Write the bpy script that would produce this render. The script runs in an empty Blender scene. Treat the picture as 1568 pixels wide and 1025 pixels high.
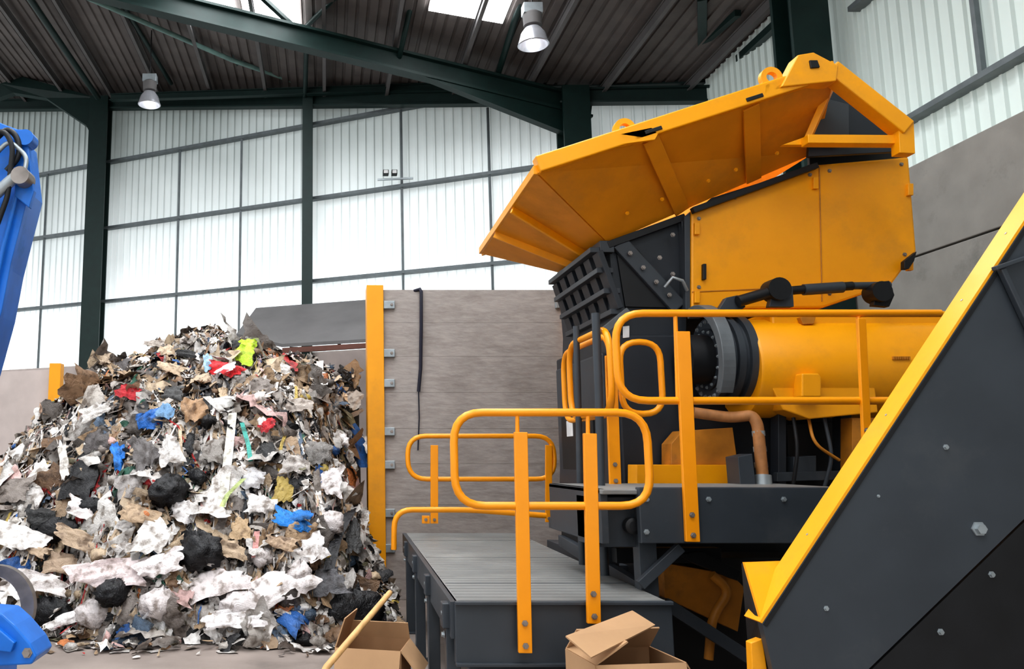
import bpy, bmesh, math, random
import numpy as np
from mathutils import Vector, Matrix
random.seed(7); rng=np.random.default_rng(11)
sc=bpy.context.scene
# ---------------- camera ----------------
FPX=1290.0; PITCH=math.atan(188/FPX); CAMZ=1.7
cd=bpy.data.cameras.new('camera'); cam=bpy.data.objects.new('camera',cd); sc.collection.objects.link(cam)
cam.location=(0,0,CAMZ); cam.rotation_euler=(math.pi/2+PITCH,0,0)
cd.sensor_width=36; cd.lens=36*FPX/1568; cd.shift_x=(784-500)/1568; cd.clip_end=200
sc.camera=cam
cP,sP=math.cos(PITCH),math.sin(PITCH)
def ray(u,v):
    a=(u-500)/FPX; b=(512.5-v)/FPX
    return Vector((a,cP-b*sP,sP+b*cP))
def P(u,v,Y):
    """survey point: bearing/elevation sighted in the site photo, at northing Y (metres)"""
    d=ray(u,v); return Vector((0,0,CAMZ))+d*(Y/d.y)
# ---------------- materials ----------------
def mat(name,col,rough=0.5,metal=0.0,var=0.15,scale=6.0,bump=0.0,dirt=None,emit=0.0,dirt_lo=0.55,dirt_hi=0.75,stretch=(1,1,1)):
    m=bpy.data.materials.new(name); m.use_nodes=True; nt=m.node_tree; N=nt.nodes; L=nt.links
    b=N['Principled BSDF']; b.inputs['Roughness'].default_value=rough; b.inputs['Metallic'].default_value=metal
    tc=N.new('ShaderNodeTexCoord'); mp=N.new('ShaderNodeMapping'); mp.inputs['Scale'].default_value=stretch
    L.new(tc.outputs['Object'],mp.inputs['Vector'])
    n=N.new('ShaderNodeTexNoise'); n.inputs['Scale'].default_value=scale; n.inputs['Detail'].default_value=6
    L.new(mp.outputs[0],n.inputs['Vector'])
    r=N.new('ShaderNodeValToRGB'); r.color_ramp.elements[0].position=0.3; r.color_ramp.elements[1].position=0.7
    c=np.array(col)
    r.color_ramp.elements[0].color=(*(c*(1-var)),1); r.color_ramp.elements[1].color=(*np.minimum(c*(1+var),1),1)
    L.new(n.outputs['Fac'],r.inputs[0]); out=r.outputs[0]
    if dirt is not None:
        n2=N.new('ShaderNodeTexNoise'); n2.inputs['Scale'].default_value=scale*0.4; n2.inputs['Detail'].default_value=9; n2.inputs['Roughness'].default_value=0.7
        L.new(mp.outputs[0],n2.inputs['Vector'])
        r2=N.new('ShaderNodeValToRGB'); r2.color_ramp.elements[0].position=dirt_lo; r2.color_ramp.elements[1].position=dirt_hi
        L.new(n2.outputs['Fac'],r2.inputs[0])
        mx=N.new('ShaderNodeMix'); mx.data_type='RGBA'; L.new(r2.outputs[0],mx.inputs[0]); L.new(out,mx.inputs[6]); mx.inputs[7].default_value=(*dirt,1); out=mx.outputs[2]
        rr=N.new('ShaderNodeMapRange'); rr.inputs['To Min'].default_value=rough; rr.inputs['To Max'].default_value=min(1,rough+.3); L.new(r2.outputs[0],rr.inputs['Value']); L.new(rr.outputs[0],b.inputs['Roughness'])
    L.new(out,b.inputs['Base Color'])
    if emit>0:
        L.new(out,b.inputs['Emission Color']); b.inputs['Emission Strength'].default_value=emit
    if bump>0:
        bp=N.new('ShaderNodeBump'); bp.inputs['Strength'].default_value=bump; bp.inputs['Distance'].default_value=0.02
        L.new(n.outputs['Fac'],bp.inputs['Height']); L.new(bp.outputs[0],b.inputs['Normal'])
    return m
YEL=mat('yellow_paint',(0.92,0.385,0.004),0.34,var=0.04,scale=3,dirt=(0.66,0.30,0.03),dirt_lo=.52,dirt_hi=.85)
YEH=mat('hopper_yellow_shaded',(0.72,0.275,0.006),0.5,var=0.08,scale=3,dirt=(0.45,0.20,0.03),dirt_lo=.5,dirt_hi=.85)  # darker copy of the yellow: shade on the flared hopper put into the colour
ORG=mat('rail_paint',(0.95,0.35,0.006),0.33,var=0.03)
DGR=mat('dark_grey_paint',(0.046,0.055,0.066),0.42,var=0.12,scale=3,dirt=(0.09,0.095,0.10),dirt_lo=.55,dirt_hi=.85)
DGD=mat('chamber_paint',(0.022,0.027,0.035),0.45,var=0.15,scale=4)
CAST=mat('cast_grey',(0.13,0.145,0.155),0.45,var=0.15,scale=6)
BLK=mat('black_steel',(0.008,0.009,0.011),0.5,var=0.3)
GRN=mat('green_steel',(0.005,0.024,0.021),0.5,var=0.15)
GRNL=mat('pale_green_tube',(0.16,0.27,0.25),0.45)
GALV=mat('galvanised',(0.36,0.40,0.42),0.4,metal=0.5)
GIRT=mat('girt_steel',(0.15,0.175,0.185),0.5)
CON=mat('concrete_panel',(0.41,0.37,0.345),0.9,var=0.08,scale=9,bump=0.35,dirt=(0.27,0.235,0.215),stretch=(0.7,0.7,2.2),dirt_lo=0.45,dirt_hi=0.8)
CONW=mat('concrete_pale',(0.58,0.50,0.47),0.9,var=0.08,scale=3,bump=0.2)
CONR=mat('concrete_grey',(0.28,0.27,0.25),0.9,var=0.1,scale=3,bump=0.2,dirt=(0.17,0.17,0.16))
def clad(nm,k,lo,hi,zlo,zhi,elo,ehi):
    """translucent profiled sheeting: daylight painted in as colour and glow, dimming towards the eaves"""
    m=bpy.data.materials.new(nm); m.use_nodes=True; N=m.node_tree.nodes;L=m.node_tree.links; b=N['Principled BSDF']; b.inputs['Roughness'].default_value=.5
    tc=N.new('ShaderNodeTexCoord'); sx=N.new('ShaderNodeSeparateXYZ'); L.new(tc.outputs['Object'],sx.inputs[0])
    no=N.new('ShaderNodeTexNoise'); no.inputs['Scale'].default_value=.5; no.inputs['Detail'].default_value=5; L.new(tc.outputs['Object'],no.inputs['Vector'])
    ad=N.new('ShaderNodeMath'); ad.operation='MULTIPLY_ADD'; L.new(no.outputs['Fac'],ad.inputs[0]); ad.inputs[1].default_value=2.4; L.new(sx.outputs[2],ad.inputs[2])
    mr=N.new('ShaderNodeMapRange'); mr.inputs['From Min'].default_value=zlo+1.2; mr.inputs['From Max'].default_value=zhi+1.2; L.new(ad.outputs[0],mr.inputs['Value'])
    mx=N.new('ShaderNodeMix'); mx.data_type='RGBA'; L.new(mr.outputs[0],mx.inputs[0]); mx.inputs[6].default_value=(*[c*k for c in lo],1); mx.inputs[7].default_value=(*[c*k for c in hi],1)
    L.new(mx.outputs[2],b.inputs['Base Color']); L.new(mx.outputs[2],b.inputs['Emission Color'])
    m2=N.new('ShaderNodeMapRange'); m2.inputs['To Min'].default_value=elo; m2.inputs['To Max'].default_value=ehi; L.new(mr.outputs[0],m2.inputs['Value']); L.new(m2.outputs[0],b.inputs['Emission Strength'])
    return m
SHB=[clad('cladding',1,(.84,.89,.90),(.38,.43,.42),5.4,10.2,.62,.17),clad('cladding_rib',.78,(.84,.89,.90),(.38,.43,.42),5.4,10.2,.60,.14)]  # rib copy is darker: shading of the corrugation put into the colour
SHR=[clad('side_cladding',1,(.62,.70,.67),(.48,.54,.52),5,9,.32,.22),clad('side_cladding_rib',.80,(.62,.70,.67),(.48,.54,.52),5,9,.30,.18)]  # side wall ribs get the same painted relief shade
ROOF=mat('roof_sheet',(0.115,0.10,0.094),0.7,var=0.2,scale=2)
SKY=mat('rooflight_sheet',(0.95,0.97,1.0),0.5,var=0.02,emit=9.0)
BLUE=mat('blue_paint',(0.015,0.17,0.62),0.35,var=0.12,dirt=(0.05,0.16,0.40))
STEEL=mat('worn_steel',(0.30,0.27,0.25),0.4,metal=0.6,var=0.3,dirt=(0.2,0.15,0.1))
CARD=mat('cardboard',(0.50,0.31,0.17),0.85,var=0.08,scale=4)
CARDI=mat('cardboard_inside',(0.36,0.21,0.11),0.9,var=0.08,scale=4)
WOOD=mat('broom_wood',(0.70,0.42,0.18),0.6,var=0.2,scale=10)
DECK=mat('deck_plate',(0.25,0.255,0.25),0.5,metal=0.2,var=0.10,scale=3,bump=0.2,dirt=(0.34,0.33,0.31))
FLOOR=mat('floor_concrete',(0.27,0.225,0.20),0.85,var=0.22,scale=1.6,bump=0.3,dirt=(0.14,0.12,0.11))
STRAP=mat('strap',(0.015,0.015,0.03),0.7)
SHED=mat('canopy_sheet',(0.13,0.125,0.125),0.7,var=0.15,scale=1.5)
RUST=mat('rust_brown',(0.14,0.06,0.045),0.8)
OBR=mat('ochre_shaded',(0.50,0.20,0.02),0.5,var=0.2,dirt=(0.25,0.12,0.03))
PIPE=mat('pipe_brown',(0.38,0.17,0.06),0.6,var=0.25,scale=12)
WHT=mat('white_label',(0.75,0.75,0.75),0.5)
GLASS=mat('lamp_reflector',(0.50,0.51,0.55),0.25,metal=0.6,emit=0.04)
# ---------------- builders ----------------
def link(o,parent=None):
    sc.collection.objects.link(o)
    if parent: o.parent=parent
    return o
def empty(name,loc=(0,0,0)):
    e=bpy.data.objects.new(name,None); e.empty_display_size=0.2; sc.collection.objects.link(e); return e
def meshobj(name,vs,fs,m,parent=None,smooth=False,bevel=0,solid=0):
    me=bpy.data.meshes.new(name); me.from_pydata([tuple(v) for v in vs],[],fs); 
    bm=bmesh.new(); bm.from_mesh(me); bmesh.ops.recalc_face_normals(bm,faces=bm.faces); bm.to_mesh(me); bm.free()
    me.materials.append(m)
    if smooth:
        for p in me.polygons: p.use_smooth=True
    o=bpy.data.objects.new(name,me); link(o,parent)
    if solid:
        s=o.modifiers.new('s','SOLIDIFY'); s.thickness=solid; s.offset=0
    if bevel:
        b=o.modifiers.new('b','BEVEL'); b.width=bevel; b.segments=2; b.limit_method='ANGLE'
    return o
def prism(name,pts,ext,m,parent=None,bevel=0):
    n=len(pts); e=Vector(ext); vs=list(pts)+[p+e for p in pts]
    fs=[list(range(n)),list(range(2*n-1,n-1,-1))]+[[i,(i+1)%n,(i+1)%n+n,i+n] for i in range(n)]
    return meshobj(name,vs,fs,m,parent,bevel=bevel)
def plate(name,uv,Y,th,m,parent=None,bevel=0.004):
    return prism(name,[P(u,v,Y) for u,v in uv],(0,th,0),m,parent,bevel)
def box(name,a,b,m,parent=None,bevel=0.006):
    x0,y0,z0=a;x1,y1,z1=b
    return prism(name,[Vector((x0,y0,z0)),Vector((x1,y0,z0)),Vector((x1,y0,z1)),Vector((x0,y0,z1))],(0,y1-y0,0),m,parent,bevel)
def beam(name,p0,p1,w,h,m,parent=None,up=(0,0,1),bevel=0.004):
    p0=Vector(p0);p1=Vector(p1); d=(p1-p0).normalized(); up=Vector(up)
    if abs(d.dot(up))>0.98: up=Vector((0,1,0))
    s=d.cross(up).normalized(); t=s.cross(d).normalized()
    q=[p0+s*a*w/2+t*b*h/2 for a,b in((-1,-1),(1,-1),(1,1),(-1,1))]
    return prism(name,q,p1-p0,m,parent,bevel)
def ibeam(name,p0,p1,w,h,m,parent=None,up=(0,0,1)):
    p0=Vector(p0);p1=Vector(p1); d=(p1-p0).normalized(); up=Vector(up)
    if abs(d.dot(up))>0.98: up=Vector((0,1,0))
    s=d.cross(up).normalized(); t=s.cross(d).normalized(); f=0.12*h; k=0.06*w+0.01
    prof=[(-w/2,-h/2),(w/2,-h/2),(w/2,-h/2+f),(k,-h/2+f),(k,h/2-f),(w/2,h/2-f),(w/2,h/2),(-w/2,h/2),(-w/2,h/2-f),(-k,h/2-f),(-k,-h/2+f),(-w/2,-h/2+f)]
    return prism(name,[p0+s*a+t*b for a,b in prof],p1-p0,m,parent)
def fillet(pts,r,cyc,n=6):
    out=[];N=len(pts)
    for i,p in enumerate(pts):
        if not cyc and i in(0,N-1): out.append(p);continue
        a=(pts[i-1]-p);b=(pts[(i+1)%N]-p); rr=min(r,a.length*.48,b.length*.48)
        a=p+a.normalized()*rr;b=p+b.normalized()*rr
        for k in range(n+1):
            t=k/n; out.append(a*(1-t)**2+p*2*t*(1-t)+b*t*t)
    return out
def tube(name,pts,r,m,parent=None,cyc=False,fil=0.0):
    pts=[Vector(p) for p in pts]
    if fil: pts=fillet(pts,fil,cyc)
    cu=bpy.data.curves.new(name,'CURVE'); cu.dimensions='3D'; cu.bevel_depth=r; cu.bevel_resolution=4; cu.use_fill_caps=True
    s=cu.splines.new('POLY'); s.points.add(len(pts)-1)
    for i,p in enumerate(pts): s.points[i].co=(*p,1)
    s.use_cyclic_u=cyc; cu.materials.append(m)
    o=bpy.data.objects.new(name,cu); link(o,parent); return o
def lathe(name,prof,axis_p,axis_d,m,parent=None,n=40,smooth=True):
    """prof: list (dist along axis, radius)"""
    d=Vector(axis_d).normalized(); up=Vector((0,0,1)) if abs(d.z)<.9 else Vector((1,0,0))
    s=d.cross(up).normalized();t=s.cross(d)
    vs=[];fs=[]
    for a,r in prof:
        for k in range(n):
            an=2*math.pi*k/n; vs.append(Vector(axis_p)+d*a+s*r*math.cos(an)+t*r*math.sin(an))
    for i in range(len(prof)-1):
        for k in range(n): fs.append([i*n+k,i*n+(k+1)%n,(i+1)*n+(k+1)%n,(i+1)*n+k])
    fs.append(list(range(n))); fs.append(list(range((len(prof)-1)*n,len(prof)*n)))
    o=meshobj(name,vs,fs,m,parent)
    if smooth:
        for p in o.data.polygons:
            if len(p.vertices)==4: p.use_smooth=True
        e=o.modifiers.new('e','EDGE_SPLIT'); e.split_angle=math.radians(35)
    return o
def bolts(name,ps,d,r,m,parent):
    for i,p in enumerate(ps): lathe(f'{name}_{i+1}',[(0,r*1.5),(r*.35,r*1.5),(r*.36,r),(r*1.2,r)],p,d,m,parent,n=6,smooth=False)
# ---------------- room ----------------
W0=Vector((-3.64,20,0)); WD=Vector((0.906,-0.423,0))
def roofz(x): return 9.9-0.19*x
def wt(t): return W0+WD*t
XR=7.0
def corrug(name,org,d,length,zs_fn,zbot,mats,pitch=0.2,depth=0.035):
    nrm=Vector((-d.y,d.x,0)); nrm = nrm if nrm.y<0 else -nrm
    vs=[];fs=[];mi=[];cols=[]
    n=int(length/pitch)
    for i in range(n):
        for j,(f,o) in enumerate(((0,0),(0.66,0),(0.74,1),(0.92,1))):
            cols.append((i*pitch+f*pitch,o,j))
    for (s,o,j) in cols:
        p=org+d*s+nrm*(depth*o); top=zs_fn(p.x)
        vs.append((p.x,p.y,zbot)); vs.append((p.x,p.y,top))
    for c in range(len(cols)-1):
        a=c*2; fs.append([a,a+2,a+3,a+1]); mi.append(1 if cols[c][2] in(1,3) else 0)
    me=bpy.data.meshes.new(name); me.from_pydata(vs,[],fs)
    for m in mats: me.materials.append(m)
    for p,k in zip(me.polygons,mi): p.material_index=k
    o=bpy.data.objects.new(name,me); link(o); return o
tR=(XR+3.64)/0.906
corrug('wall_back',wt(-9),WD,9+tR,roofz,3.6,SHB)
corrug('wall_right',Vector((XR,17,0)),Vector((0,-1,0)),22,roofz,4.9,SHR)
box('floor',(-14,-9,-0.2),(XR+0.3,26,0),FLOOR,bevel=0)
prism('wall_plinth_back',[wt(-9)-Vector((0,.35,0)),wt(tR)-Vector((0,.35,0)),wt(tR)-Vector((0,.1,0)),wt(-9)-Vector((0,.1,0))],(0,0,3.95),CONW)
cr=empty('concrete_side_wall')
for i,(z0,z1) in enumerate(((0,1.95),(1.97,3.0),(3.02,3.95),(3.97,5.0))):
    box(f'panel_{i}',(XR-0.3,-5.0,z0),(XR-0.08,14.6,z1),CONR,cr,bevel=0.01)
# roof
rv=[];rf=[]
xs=[];x=-13.0
while x<XR+0.2:
    xs+= [(x,0),(x+.13,0),(x+.15,.03),(x+.19,.03)]; x+=0.2
for X,o in xs:
    rv+=[(X,-6,roofz(X)+o+.02),(X,25.5,roofz(X)+o+.02)]
for i in range(len(xs)-1): rf.append([2*i,2*i+1,2*i+3,2*i+2])
meshobj('ceiling',rv,rf,ROOF)
def rooflight(name,x0,x1,y0,y1):
    a=.03
    prism(name,[Vector((x0,y0,roofz(x0)-a)),Vector((x1,y0,roofz(x1)-a)),Vector((x1,y0,roofz(x1)-a-.02)),Vector((x0,y0,roofz(x0)-a-.02))],(0,y1-y0,0),SKY)
rooflight('window_1',1.8,3.1,-5,13.9); rooflight('window_2',-2.6,-1.75,-5,15.9); rooflight('window_3',-1.6,-0.5,-5,15.7)
rooflight('window_4',-7.5,-6,-5,13.5)
fr=empty('steel_roof_frame')
k=0;x=-12.2
while x<XR:
    ibeam(f'purlin_{k}',(x,-5,roofz(x)-.13),(x,25,roofz(x)-.13),.07,.18,SHED,fr); x+=1.35;k+=1
ra=P(905,168,15.8); rb=P(190,-8,14.2); rd=(rb-ra)
ibeam('rafter_a',ra,ra+rd*1.6,.25,.42,GRN,fr)
prism('haunch_a',[ra+Vector((-.1,-.1,-.1)),ra+rd*.42+Vector((0,-.1,-.15)),ra+Vector((-.1,-.1,-.7))],(0,.2,0),GRN,fr)
ibeam('rafter_b',(-12.5,8,roofz(-12.5)-.5),(XR-.2,8,roofz(XR-.2)-.5),.25,.5,GRN,fr)
ibeam('gable_rafter',wt(-9)+Vector((0,-.4,roofz(wt(-9).x)-.3)),wt(tR)+Vector((0,-.4,roofz(wt(tR).x)-.3)),.2,.3,GRN,fr)
def column(name,t,w,off=.45):
    p=wt(t)+Vector((0,-off,0)); o=ibeam(name,p,p+Vector((0,0,roofz(p.x)-.2)),w,w*1.05,GRN)
    return p
column('steel_column',-2.36,.46); column('steel_column',3.55,.23); column('steel_column',9.31,.52)
ibeam('steel_column',(6.42,10.7,0),(6.42,10.7,roofz(6.42)-.3),.5,.5,GRN)
prism('haunch_b',[P(150,150,20.4),P(35,118,20.5),P(0,128,20.5),P(-60,150,20.6),P(-60,170,20.6),P(20,142,20.5),P(70,150,20.5),P(132,192,20.4),P(150,230,20.4)],(0,.2,0),GRN,fr)
tube('brace_pale',[P(130,-5,15.0),P(355,92,17.2),P(470,132,18.3)],.05,GRNL,fr)
tube('brace_1',[P(40,-10,15.6),P(150,150,20)],.07,GRN,fr)
tube('brace_2',[P(180,-5,15.4),P(262,128,19)],.05,GRN,fr)
tube('brace_3',[P(338,40,16.5),P(362,92,17.4),P(375,130,19)],.05,GRN,fr)
tube('brace_4',[P(632,-5,13.9),P(610,95,15.2)],.05,GRN,fr)
tube('brace_5',[P(800,-5,13.2),P(762,115,15.5)],.06,GRN,fr)
tube('brace_6',[P(515,-5,14.2),P(470,40,15.2)],.05,GRN,fr)
beam('brace_7',P(965,-5,13),P(890,112,15.6),.12,.12,GRN,fr)
beam('brace_8',P(1075,-5,12.2),P(1075,112,14.8),.14,.14,GRN,fr)
beam('brace_9',P(1235,-5,10.9),P(1105,115,14.5),.12,.12,GRN,fr)
beam('brace_10',P(1130,20,12.4),P(1040,98,14.6),.1,.1,GRN,fr)
beam('brace_11',P(400,-5,14.2),P(470,60,15.2),.08,.08,GRN,fr)
tube('brace_12',[P(470,35,15.4),P(467,150,18)],.05,GRN,fr)
ibeam('eave_strut',P(170,150,19.6),P(868,128,15.9),.14,.16,GRN,fr)
ibeam('eave_strut_b',P(905,128,15.7),P(1090,122,14.7),.14,.16,GRN,fr)
gi=empty('wall_girts')
for i,z in enumerate((5.56,7.45,9.2)):
    tmax=tR-.3 if z<9 else ((9.9-9.35)/.19+3.64)/.906-.3
    beam(f'girt_{i}',wt(-9)+Vector((0,-.12,z)),wt(tmax)+Vector((0,-.12,z)),.16,.07,GIRT,gi)
for i,t in enumerate((-6.9,-4.2,0.05,1.8,5.8,7.7)):
    p=wt(t)+Vector((0,-.15,0)); beam(f'sag_bar_{i}',p+Vector((0,0,3.9)),p+Vector((0,0,min(9.2,roofz(p.x)-.4))),.05,.05,GIRT,gi)
for i,z in enumerate((5.65,7.5)):
    beam(f'side_girt_{i}',(XR-.1,-4,z),(XR-.1,10.3,z),.16,.07,GIRT,gi)
beam('side_post',(XR-.12,8.35,5.65),(XR-.12,8.35,8.1),.06,.06,GIRT,gi)
lathe('pipe_end',[(0,.05),(.4,.05)],P(1385,195,9.9),(-1,0,0),GALV,gi,n=16)
cn=empty('lean_to_canopy')
prism('sheet',[P(392,476,17.2),P(640,458,16.0),P(640,520,14.2),P(432,532,15.0),P(362,516,15.8)],(0,0,.06),SHED,cn)
prism('fascia',[P(432,533,15.0),P(640,521,14.2),P(640,528,14.2),P(432,541,15.0)],(0,.08,0),RUST,cn)
beam('seam',P(500,470,16.8),P(520,527,14.7),.05,.09,RUST,cn)
for i,(u,Y) in enumerate(((450,15.3),(630,14.6))):
    p=P(u,532,Y); beam(f'leg_{i}',(p.x,p.y,0),p,.15,.15,GRN,cn)
lw=empty('low_divider_wall')
a=P(-60,572,15.5);b=P(80,566,15)
prism('panel',[a,b,Vector((b.x,b.y,0)),Vector((a.x,a.y,0))],(0,.3,0),CONW,lw)
beam('post',(b.x+.08,b.y,0),(b.x+.08,b.y,b.z+.1),.2,.2,YEL,lw)
# ---------------- concrete push wall ----------------
pw=empty('concrete_push_wall')
Yw=10.5; xl=P(590,700,Yw).x; xr=P(870,700,Yw).x; zt=P(590,444,Yw).z
hs=[0,.62,1.12,1.62,2.05,2.5,2.95,3.38,zt]
for i in range(len(hs)-1): box(f'panel_{i}',(xl-.05,Yw,hs[i]+.0008),(xr+.9,Yw+.3,hs[i+1]-.0008),CON,pw,bevel=.002 if i%2 else .003)
xp=P(577,700,Yw-.05).x
prism('post',[Vector((xp+a,Yw+b,0)) for a,b in((-.11,-.06),(.10,-.06),(.10,0),(.02,0),(.02,.26),(.10,.26),(.10,.32),(-.11,.32))],(0,0,zt+.05),YEL,pw,bevel=.006)
xq=P(872,700,Yw).x
box('post_far',(xq,Yw-.06,0),(xq+.18,Yw+.0,zt-.25),YEL,pw)
for i,v in enumerate((467,541,587,661,712,786,840)):
    p=P(596,v,Yw-.04); box(f'bracket_{i}',(p.x-.07,Yw-.05,p.z-.05),(p.x+.07,Yw-.001,p.z+.05),GALV,pw)
    bolts(f'bracket_bolt_{i}',[Vector((p.x+.03,Yw-.05,p.z))],(0,-1,0),.014,STEEL,pw)
p=P(858,467,Yw); box('bracket_far',(p.x-.07,Yw-.05,p.z-.05),(p.x+.07,Yw-.001,p.z+.05),GALV,pw)
tube('strap',[P(634,446,10.52),P(643,443,10.47),P(645,447,10.44),P(645,500,10.45),P(644,565,10.45),P(641,600,10.46)],.022,STRAP,pw)
tube('cable',[P(641,600,10.46),P(642,640,10.46),P(640,690,10.46)],.008,STRAP,pw)
fl=empty('wall_floodlight')
for i,u in enumerate((590,603)):
    p=P(u,268,17.3); box(f'head_{i}',(p.x-.06,17.1,p.z-.05),(p.x+.06,17.25,p.z+.05),BLK,fl); box(f'lens_{i}',(p.x-.045,17.08,p.z-.035),(p.x+.045,17.1,p.z+.035),WHT,fl)
p=P(596,270,17.3); beam('bracket',(p.x-.25,17.3,p.z-.08),(p.x+.5,17.2,p.z-.08),.04,.04,GALV,fl)
# ---------------- lamps ----------------
def highbay(u,v,Y,s):
    e=empty('high_bay_lamp'); c=P(u,v,Y); zr=roofz(c.x)
    lathe('housing',[(0,.1*s),(.02*s,.15*s),(.22*s,.16*s),(.26*s,.11*s)],c+Vector((0,0,.12*s)),(0,0,1),SHED,e,n=24)
    lathe('reflector',[(0,.13*s),(-.1*s,.2*s),(-.3*s,.26*s),(-.31*s,.24*s),(-.12*s,.17*s),(-.03*s,.1*s)],c+Vector((0,0,.1*s)),(0,0,1),GLASS,e,n=32)
    box('gear_tray',(c.x-.16*s,c.y-.1*s,c.z+.34*s),(c.x+.16*s,c.y+.1*s,c.z+.52*s),GALV,e)
    tube('cable',[c+Vector((0,0,.5*s)),(c.x,c.y,zr-.02)],.012,BLK,e)
    l=bpy.data.lights.new('bulb','POINT'); l.energy=3; l.shadow_soft_size=.08; o=bpy.data.objects.new('bulb',l); link(o,e); o.location=c+Vector((0,0,-.15*s))
highbay(816,52,12.6,.95); highbay(229,148,16.6,.9)
# ---------------- shredder ----------------
sh=empty('industrial_shredder')
R1n=P(822,264,6.3); R2n=P(1275,118,6.3)
R1f=Vector((R1n.x+.04,8.9,R1n.z)); R2f=Vector((R2n.x,8.9,R2n.z))
B1n=P(930,371,7.0); B3n=P(1250,232,7.0); B1f=P(865,418,8.3); B3f=Vector((B3n.x,8.3,B3n.z))
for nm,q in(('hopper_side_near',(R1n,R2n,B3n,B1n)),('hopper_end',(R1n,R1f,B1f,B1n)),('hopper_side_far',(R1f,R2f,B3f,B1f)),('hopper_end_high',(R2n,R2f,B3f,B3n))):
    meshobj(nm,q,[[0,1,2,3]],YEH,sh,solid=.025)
dr=(R2n-R1n).normalized()
beam('rim_near',R1n+Vector((0,0,.05)),R2n+Vector((0,0,.05)),.12,.13,YEL,sh,bevel=.01)
beam('rim_end',R1n+Vector((0,0,.02)),R1f+Vector((0,0,.02)),.05,.07,YEL,sh)
beam('rim_far',R1f+Vector((0,0,.02)),R2f+Vector((0,0,.02)),.1,.1,YEL,sh)
for i,t in enumerate((.34,.66)):
    a=R1n.lerp(R1f,t);b=B1n.lerp(B1f,t); beam(f'end_rib_{i}',a+Vector((-.01,0,-.02)),b+Vector((-.01,0,-.02)),.03,.10,YEL,sh)
for i,t in enumerate((.38,.72)):
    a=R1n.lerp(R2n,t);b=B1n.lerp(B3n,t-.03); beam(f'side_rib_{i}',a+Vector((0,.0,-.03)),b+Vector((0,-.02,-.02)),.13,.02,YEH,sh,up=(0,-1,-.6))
    p=a+Vector((0,-.065,0.02)); beam(f'slot_{i}',p-dr*.07,p+dr*.07,.01,.03,BLK,sh)
def lug(nm,u,v,Y,s,par):
    c=P(u,v,Y); n=20
    outer=[c+Vector((math.cos(a)*s,0,math.sin(a)*s)) for a in [math.pi*(-.15)+k*(1.3*math.pi)/n for k in range(n+1)]]
    outer=outer+[c+Vector((-s*1.1,0,-s*1.9)),c+Vector((s*1.7,0,-s*1.2))]
    N=len(outer); inner=[c+(o-c).normalized()*s*.5 for o in outer]
    vs=outer+inner+[p+Vector((0,.05,0)) for p in outer+inner]; fs=[]
    for i in range(N):
        j=(i+1)%N; fs+=[[i,j,N+j,N+i],[2*N+i,2*N+j,3*N+j,3*N+i],[i,j,2*N+j,2*N+i],[N+i,N+j,3*N+j,3*N+i]]
    meshobj(nm,vs,fs,YEL,par)
lug('lifting_lug_1',957,197,6.27,.085,sh); lug('lifting_lug_2',1182,118,6.27,.085,sh)
plate('lug_base_1',[(945,222),(950,205),(998,195),(1008,205),(1003,214)],6.24,.03,YEL,sh)
plate('lug_base_2',[(1170,145),(1172,130),(1222,112),(1232,122)],6.24,.03,YEL,sh)
g=[(1196,133),(1222,84),(1246,80),(1284,100),(1281,124)]
plate('corner_gusset',g,6.22,.14,YEL,sh,bevel=.008)
plate('gusset_slot',[(1240,92),(1252,92),(1256,103),(1242,104)],6.205,.02,BLK,sh)
beam('frame_diag',P(1268,108,6.3),P(1384,200,6.3),.14,.13,YEL,sh,bevel=.01)
beam('frame_post',P(1381,190,6.3),P(1383,238,6.3),.12,.1,YEL,sh)
beam('frame_bottom',P(1232,216,6.35),P(1385,217,6.35),.1,.07,YEL,sh)
beam('frame_inner',P(1279,118,6.45),P(1236,215,6.6),.05,.05,YEL,sh)
plate('frame_spike',[(1198,222),(1232,210),(1236,222)],6.4,.05,YEL,sh)
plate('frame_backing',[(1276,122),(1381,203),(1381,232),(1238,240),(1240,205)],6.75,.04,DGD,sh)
plate('frame_backing_flap',[(1262,150),(1300,160),(1300,218),(1244,218)],6.66,.03,DGR,sh)
plate('frame_plate_low',[(1240,205),(1385,212),(1390,246),(1060,328),(1090,303),(1240,256)],6.95,.04,BLK,sh)
body=[(1058,322),(1252,252),(1392,240),(1404,385),(1366,436),(1260,472),(1058,474)]
plate('drive_housing',body,6.9,1.7,YEL,sh,bevel=.02)
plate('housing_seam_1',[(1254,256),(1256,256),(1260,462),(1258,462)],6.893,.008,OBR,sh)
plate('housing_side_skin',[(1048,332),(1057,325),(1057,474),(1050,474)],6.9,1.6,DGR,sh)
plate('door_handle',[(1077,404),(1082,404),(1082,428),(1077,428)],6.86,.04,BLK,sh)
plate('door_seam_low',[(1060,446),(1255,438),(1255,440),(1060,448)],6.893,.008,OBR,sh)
for i,(u,v) in enumerate(((1395,290),(1068,350),(1250,280),(1068,455),(1395,405))):
    plate(f'hinge_{i}',[(u-4,v-9),(u+4,v-9),(u+4,v+9),(u-4,v+9)],6.87,.04,YEL,sh)
bolts('housing_bolt',[P(u,v,6.9) for u,v in((1070,335),(1070,440),(1240,268),(1240,445),(1270,262),(1380,252),(1385,390),(1270,450),(1125,303))],(0,-1,0),.012,STEEL,sh)
bolts('side_bolt',[R1n.lerp(R2n,t).lerp(B1n.lerp(B3n,t),.75)+Vector((0,-.03,-.02)) for t in(.15,.3,.5,.62,.8)],(0,-1,-.8),.012,YEL,sh)
beam('housing_gasket',P(1060,323,6.85),P(1250,254,6.85),.06,.05,BLK,sh)
plate('housing_corner_hook',[(1385,400),(1404,385),(1400,400),(1392,412),(1385,412)],6.8,.05,BLK,sh)
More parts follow.
